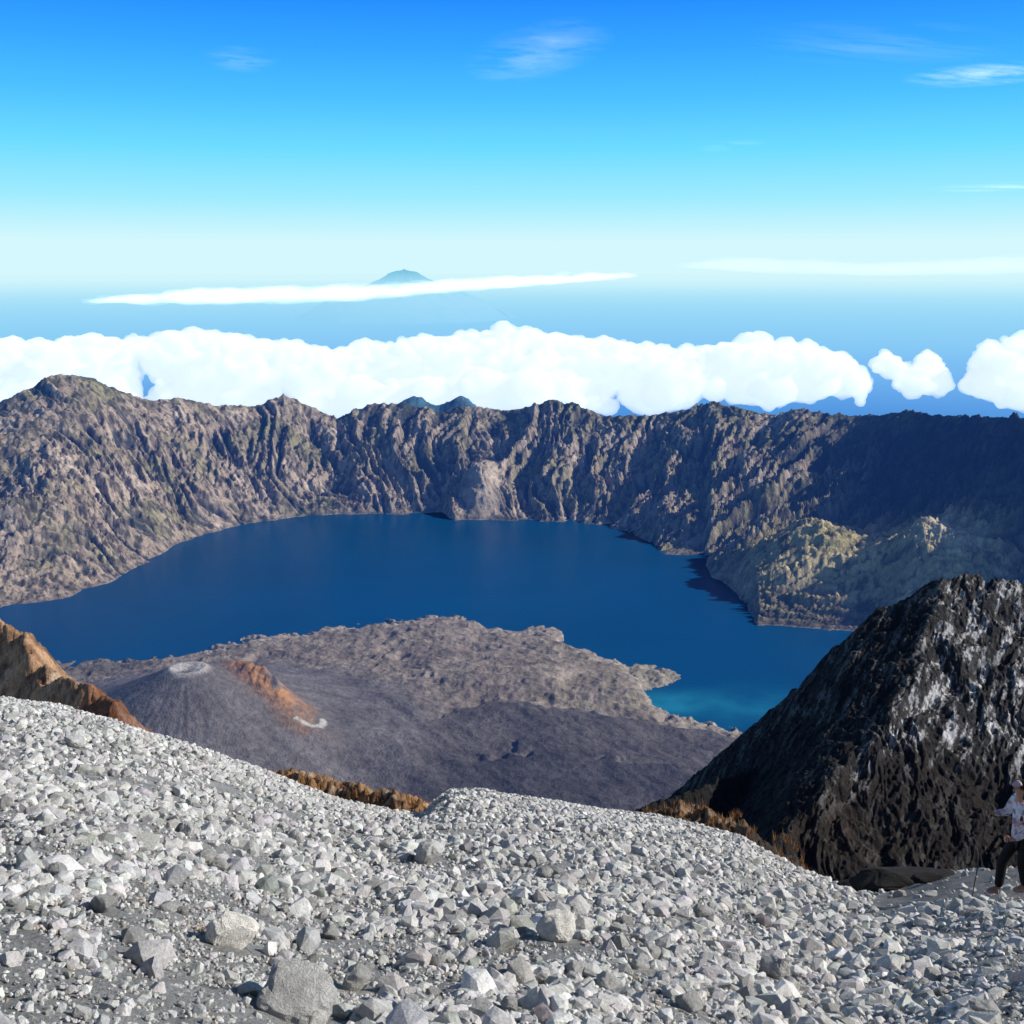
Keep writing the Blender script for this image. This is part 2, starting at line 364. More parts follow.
top=[(-260,352),(-80,345),(0,343),(50,341),(100,340),(150,339),(200,332),(250,341),(300,347),(345,353),(400,341),(450,338),(500,333),(560,337),(600,343),(650,349),(700,351),(740,343),(790,344),(825,353),(850,364),(868,378)]
bot=[(-260,420),(560,420),(620,408),(700,398),(800,395),(868,388)]
cloud(top,bot,[(120,14,26,4,0),(150,6,12,4,1),(380,6,12,3,0),(700,2.4,6,3,1),(1100,3,7,3,2)],20000,'long bank of white cumulus clouds beyond the crater rim',vox=42)
cloud([(878,356),(886,354),(900,362),(915,364),(928,350),(940,362),(950,378)],[(878,370),(895,386),(915,396),(935,401),(950,397)],[(34,5,9,4,0),(26,3,6,3,1),(60,3,5,3,0),(60,2,4,3,1)],20500,'small ragged white cumulus cloud over the sea',vox=32)
cloud([(966,380),(974,360),(987,346),(1010,340),(1060,345),(1160,350)],[(966,388),(985,396),(1030,410),(1160,415)],[(60,7,15,4,0),(40,5,10,3,1),(60,4,8,3,0),(80,2.5,5,3,1),(60,3,6,3,2)],20500,'white cumulus cloud standing over the sea',vox=34)
cloud([(90,300),(125,296),(160,292),(200,289),(280,287),(340,286),(380,285),(420,282),(500,278),(560,275),(635,272)],[(90,303),(125,302),(160,304),(250,303),(350,300),(430,292),(520,285),(635,276)],[(420,2.6,4.6,3,0),(200,1.6,3.0,3,1)],75000,'long low white cloud streak above the hazy sea',FARC,4.2,vox=140)
FARD=cloud_mat('thin_far_vapour',.000025,(.95,.90,.92),.75,.9)
cloud([(650,264),(760,258),(860,263),(950,258),(1024,254),(1120,256)],[(650,266),(760,270),(860,273),(950,272),(1024,272),(1120,272)],[(180,3,7,3,0)],110000,'faint pinkish white cloud layer along the horizon',FARD,6.,vox=300)

def sheet(px,py,z,wx,wy,rot,dens,scale,label,thr=(.42,.75),seed=0,stretch=3.0):
    c=site(px,py,z=z)
    n=12; g=np.linspace(-1,1,n); gy,gx=np.meshgrid(g,g,indexing='ij')
    me=np_mesh('thin_cloud',np.stack([gx*wx,gy*wy,gx*0],-1).reshape(-1,3),grid_faces(n,n),True)
    m,nt,N,L=new_mat('thin_cloud_vapour')
    tc=N.new('ShaderNodeTexCoord'); mp=N.new('ShaderNodeMapping'); mp.inputs['Scale'].default_value=(1/wx,1/wy,1); L.new(tc.outputs['Object'],mp.inputs[0])
    ln=N.new('ShaderNodeVectorMath'); ln.operation='LENGTH'; L.new(mp.outputs[0],ln.inputs[0])
    fall=maprange(N,L,ln.outputs['Value'],.1,1,1,0)
    mp2=N.new('ShaderNodeMapping'); mp2.inputs['Scale'].default_value=(scale/stretch,scale,1); mp2.inputs['Location'].default_value=(seed*3.3,seed*1.7,seed); L.new(mp.outputs[0],mp2.inputs[0])
    nn=noise(N,L,mp2.outputs[0],1,8,.62)
    a=maprange(N,L,nn,thr[0],thr[1],0,dens)
    mu=N.new('ShaderNodeMath'); mu.operation='MULTIPLY'; L.new(a,mu.inputs[0]); L.new(fall,mu.inputs[1])
    df=N.new('ShaderNodeBsdfDiffuse'); tr=N.new('ShaderNodeBsdfTranslucent'); em=N.new('ShaderNodeEmission')
    for q in (df,tr): q.inputs[0].default_value=(.8,.8,.8,1)
    em.inputs[0].default_value=(.8,.92,1,1); em.inputs[1].default_value=.3  # faint self-glow added to the wisp to brighten it
    a1=N.new('ShaderNodeAddShader'); L.new(df.outputs[0],a1.inputs[0]); L.new(em.outputs[0],a1.inputs[1])
    a2=N.new('ShaderNodeAddShader'); L.new(a1.outputs[0],a2.inputs[0]); L.new(tr.outputs[0],a2.inputs[1])
    tp=N.new('ShaderNodeBsdfTransparent'); ms=N.new('ShaderNodeMixShader'); L.new(mu.outputs[0],ms.inputs[0]); L.new(tp.outputs[0],ms.inputs[1]); L.new(a2.outputs[0],ms.inputs[2])
    o=N.new('ShaderNodeOutputMaterial'); L.new(ms.outputs[0],o.inputs[0])
    ob=link('cloud',me,m); ob.location=c; ob.rotation_euler=(0,0,rot); tag(ob,label,'cloud'); return ob
sheet(535,55,6000,1900,5200,.2,.30,2.6,'thin wispy cirrus cloud in deep blue sky',seed=1)
sheet(240,60,6000,1100,2300,.2,.20,2.6,'faint small cirrus wisp in blue sky',seed=2)
sheet(985,75,6000,2400,2600,.55,.6,3.0,'slanting white cirrus streak in blue sky',seed=3,thr=(.38,.7))
sheet(880,45,6000,4500,3000,.4,.15,2.5,'broad faint cirrus veil in blue sky',seed=7)
sheet(730,146,6000,1500,3000,.2,.2,2.5,'faint cirrus wisp in pale sky',seed=4)
sheet(1000,187,6000,5000,6000,.2,.4,2.5,'thin white cirrus streak in pale sky',seed=5)

# =====================================================================  SCREE SLOPE
crest=[(-300,668),(-120,688),(0,700),(60,708),(110,722),(150,736),(200,752),(250,768),(300,788),(340,802),(390,812),(422,817),(438,802),(450,792),(480,792),(520,799),(560,803),(610,812),(660,818),(700,828),(740,838),(770,856),(800,872),(830,884),(860,893),(900,888),(950,878),(1010,873),(1080,872),(1400,860)]
cu=[];ce=[]
for p in crest:
    a,b_=slope(*p); cu.append(a); ce.append(b_)
cu=np.array(cu);ce=np.array(ce)
cuf=np.linspace(-1.2,1.2,481); cef=np.interp(cuf,cu,ce); ker=np.hanning(61); ker/=ker.sum(); ces=np.convolve(np.pad(cef,30,'edge'),ker,'valid')
ycu=np.array([-.75,-.4,-.1,0,.2,.35,.5,.75]); ycv=np.array([60,55,48,60,55,36,28,26.])
H0=1.7
def ground(x,y):
    x=np.asarray(x,float);y=np.asarray(y,float)
    u=x/np.maximum(y,.3); f=sstep(.3,.8,y/np.interp(u,ycu,ycv)); e=np.interp(u,cu,ce)*f+np.interp(u,cuf,ces)*(1-f); yc=np.interp(u,ycu,ycv)
    k=H0/yc**2; s=-e-2*H0/yc
    z=-H0-s*y-k*y*y
    z=z-.004*np.clip(y-1.5*yc,0,None)**2
    z=z+fbm(x/2.2,y/2.2,4,501)*.13*sstep(1,6,y)+fbm(x/8,y/8,3,511)*.28*sstep(2,14,y)
    return z
yr=np.exp(np.linspace(math.log(1.2),math.log(240),760)); ur=np.linspace(-.95,.95,900)
GY,GU=np.meshgrid(yr,ur,indexing='ij'); GX=GU*GY
GZ=ground(GX,GY)+fbm(GX/.25,GY/.25,4,521)*.03+ridged(GX/.6,GY/.6,3,523)*.02
def dust(x,y): return sstep(-.05,.22,fbm(x/1.3+3,y/1.7,3,601)+.34*sstep(11,6,y)*sstep(.1,-.3,x/y)+.08*sstep(12,6.5,y)-.07-.1*sstep(14,30,y))
DU=dust(GX,GY)
gc=np.ones(GX.shape+(3,))*np.array([.34,.333,.315]); 
gc=lerp(gc,np.array([.30,.297,.285])[None,None],DU)
pth=sstep(.33,.40,GU)*sstep(11,14,GY); gc=lerp(gc,np.array([.14,.14,.14])[None,None],pth*.85)
me=np_mesh('ground',np.stack([GX,GY,GZ],-1).reshape(-1,3),grid_faces(760,900),True,gc.reshape(-1,3))
SC=terrain_mat('grey_scree_dust',1.5,34,.045,var=(.72,1.28))
gr=link('ground',me,SC); tag(gr,'steep grey volcanic scree slope','ground','structure')

def hull(npts,seed):
    r=np.random.default_rng(seed); p=r.normal(size=(npts,3)); p/=np.linalg.norm(p,axis=1)[:,None]; p*=r.uniform(.85,1.08,(npts,1)); p*=np.array([1,r.uniform(.7,.95),r.uniform(.55,.85)])
    bm=bmesh.new()
    for q in p: bm.verts.new(q)
    res=bmesh.ops.convex_hull(bm,input=bm.verts)
    dele=[g for g in res['geom_interior'] if isinstance(g,bmesh.types.BMVert)]
    if dele: bmesh.ops.delete(bm,geom=dele,context='VERTS')
    bmesh.ops.triangulate(bm,faces=bm.faces[:]); bmesh.ops.recalc_face_normals(bm,faces=bm.faces[:])
    return bm
# ---------- individual rocks
def rock_mat(name,col):
    m,nt,N,L=new_mat(name)
    tc=N.new('ShaderNodeTexCoord'); oi=N.new('ShaderNodeObjectInfo')
    n=noise(N,L,tc.outputs['Object'],3.5,8,.65); n2=noise(N,L,tc.outputs['Object'],16,5,.7)
    c=mix(N,L,1.0,col,maprange(N,L,n,.3,.7,.72,1.25),'MULTIPLY'); c=mix(N,L,1.0,c,maprange(N,L,oi.outputs['Random'],0,1,.8,1.15),'MULTIPLY')
    c=mix(N,L,1.0,c,maprange(N,L,n2,.3,.7,.8,1.18),'MULTIPLY')
    b=N.new('ShaderNodeBsdfPrincipled'); L.new(c,b.inputs['Base Color']); b.inputs['Roughness'].default_value=.92; b.inputs['Specular IOR Level'].default_value=.2
    bp=N.new('ShaderNodeBump'); bp.inputs['Distance'].default_value=.03; L.new(n2,bp.inputs['Height']); L.new(bp.outputs[0],b.inputs['Normal'])
    o=N.new('ShaderNodeOutputMaterial'); L.new(b.outputs[0],o.inputs[0]); return m
RM=rock_mat('pale_grey_rock',(.58,.565,.53)); RD=rock_mat('near_black_rock',(.03,.028,.028)); RP=rock_mat('cream_rock',(.95,.90,.80))
rmesh=[]
for k in range(14):
    bm=hull(20+k,1200+k)
    bmesh.ops.bevel(bm,geom=bm.edges[:],offset=.07,segments=1,affect='EDGES')
    bmesh.ops.triangulate(bm,faces=bm.faces[:])
    bmesh.ops.subdivide_edges(bm,edges=bm.edges[:],cuts=2,use_grid_fill=True)
    co=np.array([v.co[:] for v in bm.verts]); nn=fbm(co[:,0]*2.2+co[:,2]*1.7+k,co[:,1]*2.2-co[:,2]*1.9,5,1300+k)
    for v,q in zip(bm.verts,nn): v.co*=1+q*.22
    me=bpy.data.meshes.new('rock'); bm.to_mesh(me); bm.free(); me.materials.append(RM); rmesh.append(me)
placed=[]
def put_rock(x,y,d,k=None,label=None,mat=None,scale=(1,1,1),sink=.08,rot=None,name='rock'):
    me=rmesh[random.randrange(14) if k is None else k]
    if mat: me=me.copy(); me.materials.clear(); me.materials.append(mat)
    ob=bpy.data.objects.new(name,me); scene.collection.objects.link(ob)
    ob.location=(x,y,float(ground(x,y))+d*(.36-sink)*scale[2]); ob.scale=(d/2*scale[0],d/2*scale[1],d/2*scale[2])
    ob.rotation_euler=rot if rot else (random.uniform(-.5,.5),random.uniform(-.5,.5),random.uniform(0,6.28))
    placed.append((x,y,d))
    tag(ob,label or 'angular pale grey volcanic rock lying on scree','rock',group='rocks strewn over the scree slope'); return ob
def ground_at(px,py,ymax=70):
    ys=np.linspace(4,ymax,4000); us,es=slope(px,py)
    g=ground(us*ys,ys)/ys; h=np.where(g>=es)[0]
    y=ys[h[0]] if len(h) else ys[np.argmax(g)]
    return us*y,y
for px,py,w,lab,mt_ in [(557,940,46,'pale cream blocky rock standing on grey dust',RP),(232,948,54,'large pale angular rock half buried in scree',RP),(300,1018,84,'big light grey rock with flat top in scree',None),(135,945,30,None,None),(432,862,36,'rounded grey rock on the slope crest',None),(775,978,38,None,None),(330,940,26,None,None),(75,748,24,None,None),(640,970,24,None,None),(355,992,40,None,None),(690,1012,34,None,None),(985,1020,36,None,None),(835,950,26,None,None),(410,1015,30,None,None),(705,920,26,None,None)]:
    x,y=ground_at(px,py); put_rock(x,y,w*math.hypot(y,y*.55)/F,label=lab,mat=mt_,sink=.06)
nsp=len(placed)
cnt=0
while cnt<265:
    uu=random.uniform(-.52,.52); y=1/random.uniform(1/32.,1/5.6); x=uu*y
    if float(dust(np.array(x),np.array(y)))>.6 and random.random()<.6: continue
    if uu>.35 and 12<y<26: continue
    if any(math.hypot(x-a,y-b)<.25+c and y<b+.3 for a,b,c in placed[:nsp]): continue
    dd=math.exp(random.gauss(math.log(.064),.36))*(1+y/10); put_rock(x,y,min(dd,.45)); cnt+=1
for px,py,dd,sc_,k_ in [(905,889,2.3,(1.25,.5,.5),3),(862,893,1.0,(1.3,.6,.55),5),(948,880,1.1,(1.3,.5,.42),7)]:  # low near-black boulders along the trail edge
    x,y=ground_at(px,py); o_=put_rock(x,y+1.0,dd,k=k_,label='low black boulder beside the trail',mat=RD,scale=sc_,rot=(0,-.1,.1),name='boulder',sink=.0)

# ---------- gravel
gt=[]
for k in range(16):
    bm=hull(15 if k<6 else 26,900+k); bm.verts.index_update()
    gt.append((np.array([v.co[:] for v in bm.verts]),np.array([[v.index for v in f.verts] for f in bm.faces]))); bm.free()
NG=185000
u=rng.uniform(-.62,.62,NG); iy=rng.uniform(1/75.,1/3.0,NG); yy=1/iy
mm=rng.random(NG)<.28; yy[mm]=rng.uniform(14,68,mm.sum())
m2_=rng.random(NG)<.32; yy[m2_]=1/rng.uniform(1/14.,1/5.5,m2_.sum())
xx=u*yy
dia=np.exp(rng.normal(math.log(.021),.64,NG))*(1+yy/6.5); dia=np.clip(dia,.010,.34)
small=dia<.03*(1+yy/10)
keep=(rng.random(NG)>dust(xx,yy)*np.where(small,.66,.92))&(rng.random(NG)>.93*sstep(.33,.38,u)*sstep(12,14,yy)*(yy<27))
for j,(rx,ry_,rd_) in enumerate(placed):
    m_=(np.hypot(xx-rx,(yy-ry_))<rd_*.6)|((np.abs(xx-rx)<rd_*.5)&(yy<ry_)&(yy>ry_-rd_*1.0)&(dia>rd_*.3))
    if j<nsp: m_|=((np.abs(xx-rx)<rd_*.7)&(yy<ry_)&(yy>ry_-rd_*2)&(dia>rd_*.2))
    keep&=~m_
xx=xx[keep];yy=yy[keep];dia=dia[keep];n=len(xx)
zz=ground(xx,yy)+dia*.12+.012
cols=rng.normal(.51,.10,n).clip(.18,.78)[:,None]*np.array([1.0,.975,.925])+rng.normal(0,.01,(n,3))
br=(rng.random(n)<.03)&(dia<.08); cols[br]*=np.array([.85,.68,.55])
VV=[];FF=[];CC=[];off=0; idx=rng.integers(0,16,n)
for k in range(16):
    s=np.where(idx==k)[0]; v,f=gt[k]; R=rotm(len(s)); sc=dia[s][:,None,None]*.5
    w=np.einsum('nij,vj->nvi',R,v)*sc; w[:,:,2]*=.85
    w+=np.stack([xx[s],yy[s],zz[s]],1)[:,None,:]
    VV.append(w.reshape(-1,3)); FF.append((f[None]+(np.arange(len(s))*len(v))[:,None,None]).reshape(-1,3)+off); off+=len(s)*len(v)
    CC.append(np.repeat(cols[s],len(v),0))
me=np_mesh('gravel',np.concatenate(VV),np.concatenate(FF),False,np.concatenate(CC))
gv=link('gravel',me,terrain_mat('grey_gravel_stone',9,45,.012,var=(.8,1.2))); tag(gv,'loose grey volcanic gravel covering the slope','gravel','stuff')

# =====================================================================  MOUNTAINSIDE + OUTCROPS
def seg_height(X,Y,pts,sl):
    best=np.full(X.shape,-1e9)
    for a,b in zip(pts[:-1],pts[1:]):
        ax,ay,az=a; bx_,by_,bz=b; dx,dy=bx_-ax,by_-ay; l2=dx*dx+dy*dy
        tt=np.clip(((X-ax)*dx+(Y-ay)*dy)/l2,0,1)
        dd=np.hypot(X-ax-tt*dx,Y-ay-tt*dy)
        best=np.maximum(best,az+(bz-az)*tt-sl*(np.sqrt(dd*dd+1)-1))
    return best
yr=np.exp(np.linspace(math.log(50),math.log(2600),680)); ur=np.linspace(-.68,.68,900)
Y,U=np.meshgrid(yr,ur,indexing='ij'); X=U*Y
e=np.interp(U,cu,ce)
Zb=Y*(np.minimum(e,-.5)-.12)-2; Zb=np.where(Y>150,np.minimum(Zb,-.72*Y+12),Zb); Zb=np.maximum(Zb,-1690+fbm(X/200,Y/200,3,3)*8)
Zb=Zb+fbm(X/60,Y/60,4,701)*np.clip(Y*.03,0,20)
left=[site(-120,560,Y=200),site(-60,590,Y=185),site(-10,612,Y=172),site(22,632,Y=168),site(36,656,Y=162),site(48,672,Y=156),site(72,680,Y=147),site(100,690,Y=137),site(116,704,Y=130)]
mid=[site(240,790,Y=88),site(275,773,Y=84),site(305,777,Y=82),site(335,787,Y=78),site(385,796,Y=75),site(408,808,Y=72),site(422,832,Y=66)]
rgt=[site(640,820,Y=78),site(672,806,Y=72),site(705,813,Y=68),(site(740,830,Y=62)),site(756,856,Y=56),site(764,895,Y=50)]
Zl=seg_height(X,Y,left,1.5)+fbm(X/5,Y/5,6,711,.62)*3.4-.5
Zm=seg_height(X,Y,mid,.75)+fbm(X/2,Y/2,5,713,.7)*1.9
Zg=seg_height(X,Y,rgt,1.0)+fbm(X/2,Y/2,5,714,.7)*1.9
Z=np.maximum.reduce([Zb,Zl,Zm,Zg])
n1=fbm(X/14,Y/14,5,721); n2=fbm(X/3,Y/3,4,722); n5=fbm(X/1.2,Y/1.2,4,725)
col=lerp(C(.11,.10,.10),C(.16,.14,.12),sstep(-.3,.3,n1))
ol=lerp(C(.46,.28,.16),C(.66,.50,.36),sstep(-.05,.25,n1)); ol=lerp(ol,C(.14,.07,.04),sstep(.0,.3,n2)*.8); ol=lerp(ol,C(.17,.06,.03),sstep(-.43,-.40,U+n2*.01)*.8)
om=lerp(C(.34,.18,.085),C(.09,.055,.035),sstep(-.10,.25,n2+n5*.5)); om=lerp(om,C(.45,.34,.23),sstep(.12,.3,n5)*.8)
om2=lerp(om,C(.06,.045,.035),sstep(.21,.25,U))
col=np.where((Z==Zl)[...,None],ol,col); col=np.where(((Z==Zm)|(Z==Zg))[...,None],om2,col)
me=np_mesh('hillside',np.stack([X,Y,Z],-1).reshape(-1,3),grid_faces(len(yr),len(ur)),True,col.reshape(-1,3))
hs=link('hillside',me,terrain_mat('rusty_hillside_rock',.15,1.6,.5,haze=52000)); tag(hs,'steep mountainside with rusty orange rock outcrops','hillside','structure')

# ---------- dark rocky ridge
yr=np.linspace(330,800,700); ur=np.linspace(.0,.72,960)
Y,U=np.meshgrid(yr,ur,indexing='ij'); X=U*Y
cr1=[site(968,573,Y=675),site(938,583,Y=672),site(908,592,Y=668),site(880,610,Y=660),site(855,643,Y=642),site(838,690,Y=600),(site(810,748,Y=555)),site(785,805,Y=500),site(768,860,Y=450)]
cy_=np.array([p[1] for p in cr1])[::-1]; cx_=np.array([p[0] for p in cr1])[::-1]; cz_=np.array([p[2] for p in cr1])[::-1]
wx=fbm(X/50,Y/50,5,801)*8; wy=fbm(X/50,Y/50,5,805)*8
Xw=X+wx; Yw=Y+wy
P0=cr1[0]
front=P0[2]-.22*(Xw-P0[0])+.52*(Yw-P0[1])
Yq=np.clip(Yw,300,675); xc=np.interp(Yq,cy_,cx_); zc=np.interp(Yq,cy_,cz_)
leftp=zc+1.0*(Xw-xc)
leftp=np.where(Xw>xc,zc+.5*(Xw-xc),leftp)-(Yw-Yq)*1.5
back=P0[2]+5-.20*(Xw-P0[0])-1.3*(Yw-P0[1])
body=np.minimum.reduce([front,leftp,back])
cr4=[site(775,760,Y=600),site(735,774,Y=585),site(700,789,Y=560),site(650,805,Y=535),site(605,822,Y=510),site(570,845,Y=490)]
Z=np.maximum(body,seg_height(X+wx*.5,Y+wy*.5,cr4,.9))
al=X*-.55-Y*.835; ac=X*.835-Y*.55
rib=ridged(ac/22+fbm(X/60,Y/60,3,4)*1.3,al/60,4,811,.6)
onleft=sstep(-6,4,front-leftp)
Z=Z+(rib-.66)*(8-5*onleft)+fbm(X/11,Y/14,5,815,.6)*3.2+(ridged(X/5,Y/6,3,819,.55)-.5)*1.6
Z=np.maximum(Z,-.76*Y+fbm(X/40,Y/40,3,1)*8)
n1=fbm(ac/5,al/24,5,821,.68); n2=fbm(X/2.2,Y/3,5,822,.7); n3=fbm(X/120,Y/120,3,823)
zs=Z/Y
col=lerp(C(.050,.047,.047),C(.48,.46,.44),sstep(.02,.26,n1*.95+n2*.5))
col=lerp(col,C(.015,.014,.014),sstep(.0,.25,-n1*.8+n2*.2)*.85)
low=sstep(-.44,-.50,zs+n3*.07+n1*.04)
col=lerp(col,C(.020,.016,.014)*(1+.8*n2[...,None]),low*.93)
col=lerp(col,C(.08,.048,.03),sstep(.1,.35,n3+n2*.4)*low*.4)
col=lerp(col,C(.015,.0145,.0145),onleft*.78)  # shade of the left flank painted in as near-black
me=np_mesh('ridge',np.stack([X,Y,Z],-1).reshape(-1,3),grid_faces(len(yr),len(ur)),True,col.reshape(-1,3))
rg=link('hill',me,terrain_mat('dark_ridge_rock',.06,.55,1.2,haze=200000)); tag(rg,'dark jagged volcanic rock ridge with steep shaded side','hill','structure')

# ---------- dry grass on the outcrops
gv_=[];gf_=[]
def tuft(p,h,nb):
    for i in range(nb):
        a=random.uniform(0,6.28); l=h*random.uniform(.5,1.2); w=h*.05; ln_=random.uniform(.2,.7)*l
        bx=p[0]+random.uniform(-.25,.25)*h; by=p[1]+random.uniform(-.25,.25)*h
        i0=len(gv_); gv_.extend([(bx-w*math.sin(a),by+w*math.cos(a),p[2]-.1),(bx+w*math.sin(a),by-w*math.cos(a),p[2]-.1),(bx+ln_*math.cos(a),by+ln_*math.sin(a),p[2]+l)]); gf_.append((i0,i0+1,i0+2))
for pts in (mid,rgt[:5]):
    for _ in range(420):
        i=random.randrange(len(pts)-1); t_=random.random(); q=[pts[i][j]*(1-t_)+pts[i+1][j]*t_ for j in range(3)]
        oy=-abs(random.gauss(0,4)); tuft((q[0]+random.gauss(0,1.5),q[1]+oy,q[2]+oy*.75+random.uniform(-.3,.2)),random.uniform(.4,.8),16)
me=np_mesh('dry_grass',np.array(gv_),np.array(gf_),False)
dg=link('dry_grass',me,simple_mat('straw_orange',(.34,.18,.07),.9,.5,.8)); tag(dg,'rusty orange dry grass tufts on the outcrops','grass','stuff')

# =====================================================================  PERSON
def skin_bm(bm,verts,edges,radii,sub=2):
    me=bpy.data.meshes.new('tmp'); me.from_pydata(verts,edges,[]); ob=bpy.data.objects.new('tmp',me); scene.collection.objects.link(ob)
    md=ob.modifiers.new('s','SKIN'); md.use_smooth_shade=True
    for i,r in enumerate(radii):
        r=r if isinstance(r,tuple) else (r,r)
        me.skin_vertices[0].data[i].radius=r; me.skin_vertices[0].data[i].use_root=(i==0)
    s=ob.modifiers.new('ss','SUBSURF'); s.levels=sub; s.render_levels=sub
    bpy.context.view_layer.update(); dg_=bpy.context.evaluated_depsgraph_get()
    m2=bpy.data.meshes.new_from_object(ob.evaluated_get(dg_)); bm.from_mesh(m2)
    bpy.data.objects.remove(ob); bpy.data.meshes.remove(me); bpy.data.meshes.remove(m2)
us_,_=slope(1017,893)
ysc=np.linspace(9,26,800); py_=ground(us_*ysc,ysc)/ysc
yp=float(ysc[np.argmin(np.abs(py_-slope(1017,895)[1]))]); xp=us_*yp; zp=float(ground(xp,yp))
PS=1.1
def gz(lx,ly): return (float(ground(xp+lx*PS,yp+ly*PS))-zp)/PS
fa=gz(-.24,.10)+.04; fb=gz(.04,-.10)+.04
J=dict(pel=(0,0,.93),sp=(-.03,0,1.12),ch=(-.06,0,1.32),nk=(-.08,0,1.47),hd=(-.10,0,1.56),ht=(-.105,0,1.66),
 rh=(0,.09,.88),rk=(-.20,.10,.50+fa*.5),ra=(-.22,.10,.10+fa),rt=(-.37,.10,.045+fa),
 lh=(0,-.09,.88),lk=(-.02,-.10,.49+fb*.5),la=(.05,-.10,.10+fb),lt=(-.10,-.10,.045+fb),
 rs=(-.06,.18,1.39),re=(-.14,.25,1.13),rw=(-.34,.21,1.14),rp=(-.41,.20,1.16),
 ls=(-.06,-.18,1.39),le=(-.05,-.25,1.11),lw=(-.22,-.20,.96),lp=(-.29,-.19,.95))
K=list(J); I={k:i for i,k in enumerate(K)}; vs=[J[k] for k in K]
E=[('pel','sp'),('sp','ch'),('ch','nk'),('nk','hd'),('hd','ht'),('pel','rh'),('rh','rk'),('rk','ra'),('ra','rt'),('pel','lh'),('lh','lk'),('lk','la'),('la','lt'),('ch','rs'),('rs','re'),('re','rw'),('rw','rp'),('ch','ls'),('ls','le'),('le','lw'),('lw','lp')]
Rr=dict(pel=.12,sp=.11,ch=.125,nk=.05,hd=.075,ht=.085,rh=.085,rk=.055,ra=.038,rt=.03,lh=.085,lk=.055,la=.038,lt=.03,rs=.055,re=.04,rw=.026,rp=.03,ls=.055,le=.04,lw=.026,lp=.03)
bm=bmesh.new(); skin_bm(bm,vs,[(I[a],I[b]) for a,b in E],[Rr[k] for k in K])
skin_bm(bm,[(-.17,0,1.60),(-.205,0,1.585),(-.185,0,1.63)],[(0,1),(0,2)],[.014,.011,.008],1)
for s in (-1,1): skin_bm(bm,[(-.10,s*.08,1.59),(-.09,s*.095,1.61),(-.10,s*.09,1.63)],[(0,1),(1,2)],[.012,.012,.01],1)
for s,pk in ((1,'rp'),(-1,'lp')):
    p=J[pk]
    for i in range(4):
        o=(i-1.5)*.02; l=[.9,1.05,1,.8][i]
        skin_bm(bm,[(p[0],p[1],p[2]-o),(p[0]-.035*l,p[1]-s*.005,p[2]-o),(p[0]-.05*l,p[1]-s*.03,p[2]-o-.004),(p[0]-.03*l,p[1]-s*.045,p[2]-o-.006)],[(0,1),(1,2),(2,3)],[.010,.009,.008,.007],1)
    skin_bm(bm,[(p[0]+.02,p[1],p[2]+.02),(p[0]-.005,p[1]-s*.025,p[2]+.045),(p[0]-.03,p[1]-s*.035,p[2]+.04)],[(0,1),(1,2)],[.012,.010,.008],1)
me=bpy.data.meshes.new('person'); bm.to_mesh(me); bm.free()
person=link('person',me,simple_mat('skin_tone',(.42,.24,.16),.6,.1))
person.location=(xp,yp,zp); person.scale=(PS,)*3
tag(person,'hiker in light patterned jacket and black trousers stepping along the slope','person')
def child(name,parts,mat,label=None):
    bm=bmesh.new()
    for p in parts: skin_bm(bm,*p)
    me=bpy.data.meshes.new(name); bm.to_mesh(me); bm.free(); ob=link(name,me,mat); ob.parent=person
    if label: ob['label']=label
    return ob
def sub(keys,edges,grow,ov={}):
    ii={k:i for i,k in enumerate(keys)}
    return ([ov.get(k,J[k]) for k in keys],[(ii[a],ii[b]) for a,b in edges],[Rr[k]+grow.get(k,.022) for k in keys])
m,nt,N,L=new_mat('patterned_fabric')
tc_=N.new('ShaderNodeTexCoord'); vo=N.new('ShaderNodeTexVoronoi'); vo.inputs['Scale'].default_value=16; L.new(tc_.outputs['Object'],vo.inputs['Vector'])
cr=N.new('ShaderNodeValToRGB'); cr.color_ramp.interpolation='CONSTANT'; sep=N.new('ShaderNodeSeparateColor'); L.new(vo.outputs['Color'],sep.inputs[0]); L.new(sep.outputs[0],cr.inputs[0])
ramp(cr,[(0,(.62,.58,.62)),(.3,(.55,.30,.34)),(.45,(.70,.68,.72)),(.68,(.22,.24,.36)),(.85,(.6,.5,.45))])
b=N.new('ShaderNodeBsdfPrincipled'); L.new(cr.outputs[0],b.inputs['Base Color']); b.inputs['Roughness'].default_value=.9
o=N.new('ShaderNodeOutputMaterial'); L.new(b.outputs[0],o.inputs[0])
FAB=m; BLK=simple_mat('black_fabric',(.012,.012,.014),.85,.2)
child('jacket',[sub(['ch','sp','pel','nk','rs','re','rw','ls','le','lw'],[('ch','sp'),('sp','pel'),('ch','nk'),('ch','rs'),('rs','re'),('re','rw'),('ch','ls'),('ls','le'),('le','lw')],{'pel':.05,'nk':.008,'rw':.014,'lw':.014},{'pel':(0,0,.80),'nk':(-.08,0,1.44)})],FAB)
child('trousers',[sub(['pel','rh','rk','ra','lh','lk','la'],[('pel','rh'),('rh','rk'),('rk','ra'),('pel','lh'),('lh','lk'),('lk','la')],{'pel':.015},{'pel':(0,0,.90)})],BLK)
for k1_,k2_ in (('ra','rt'),('la','lt')):
    a=J[k1_];t2=J[k2_]
    child('shoe',[([ (a[0]+.03,a[1],a[2]-.045),(a[0]+.0,a[1],a[2]+.02),(t2[0]+.05,t2[1],t2[2]+.0),(t2[0]-.02,t2[1],t2[2]-.004)],[(0,1),(0,2),(2,3)],[.045,.05,.045,.034])],simple_mat('shoe_tan',(.45,.30,.25),.8,.2))
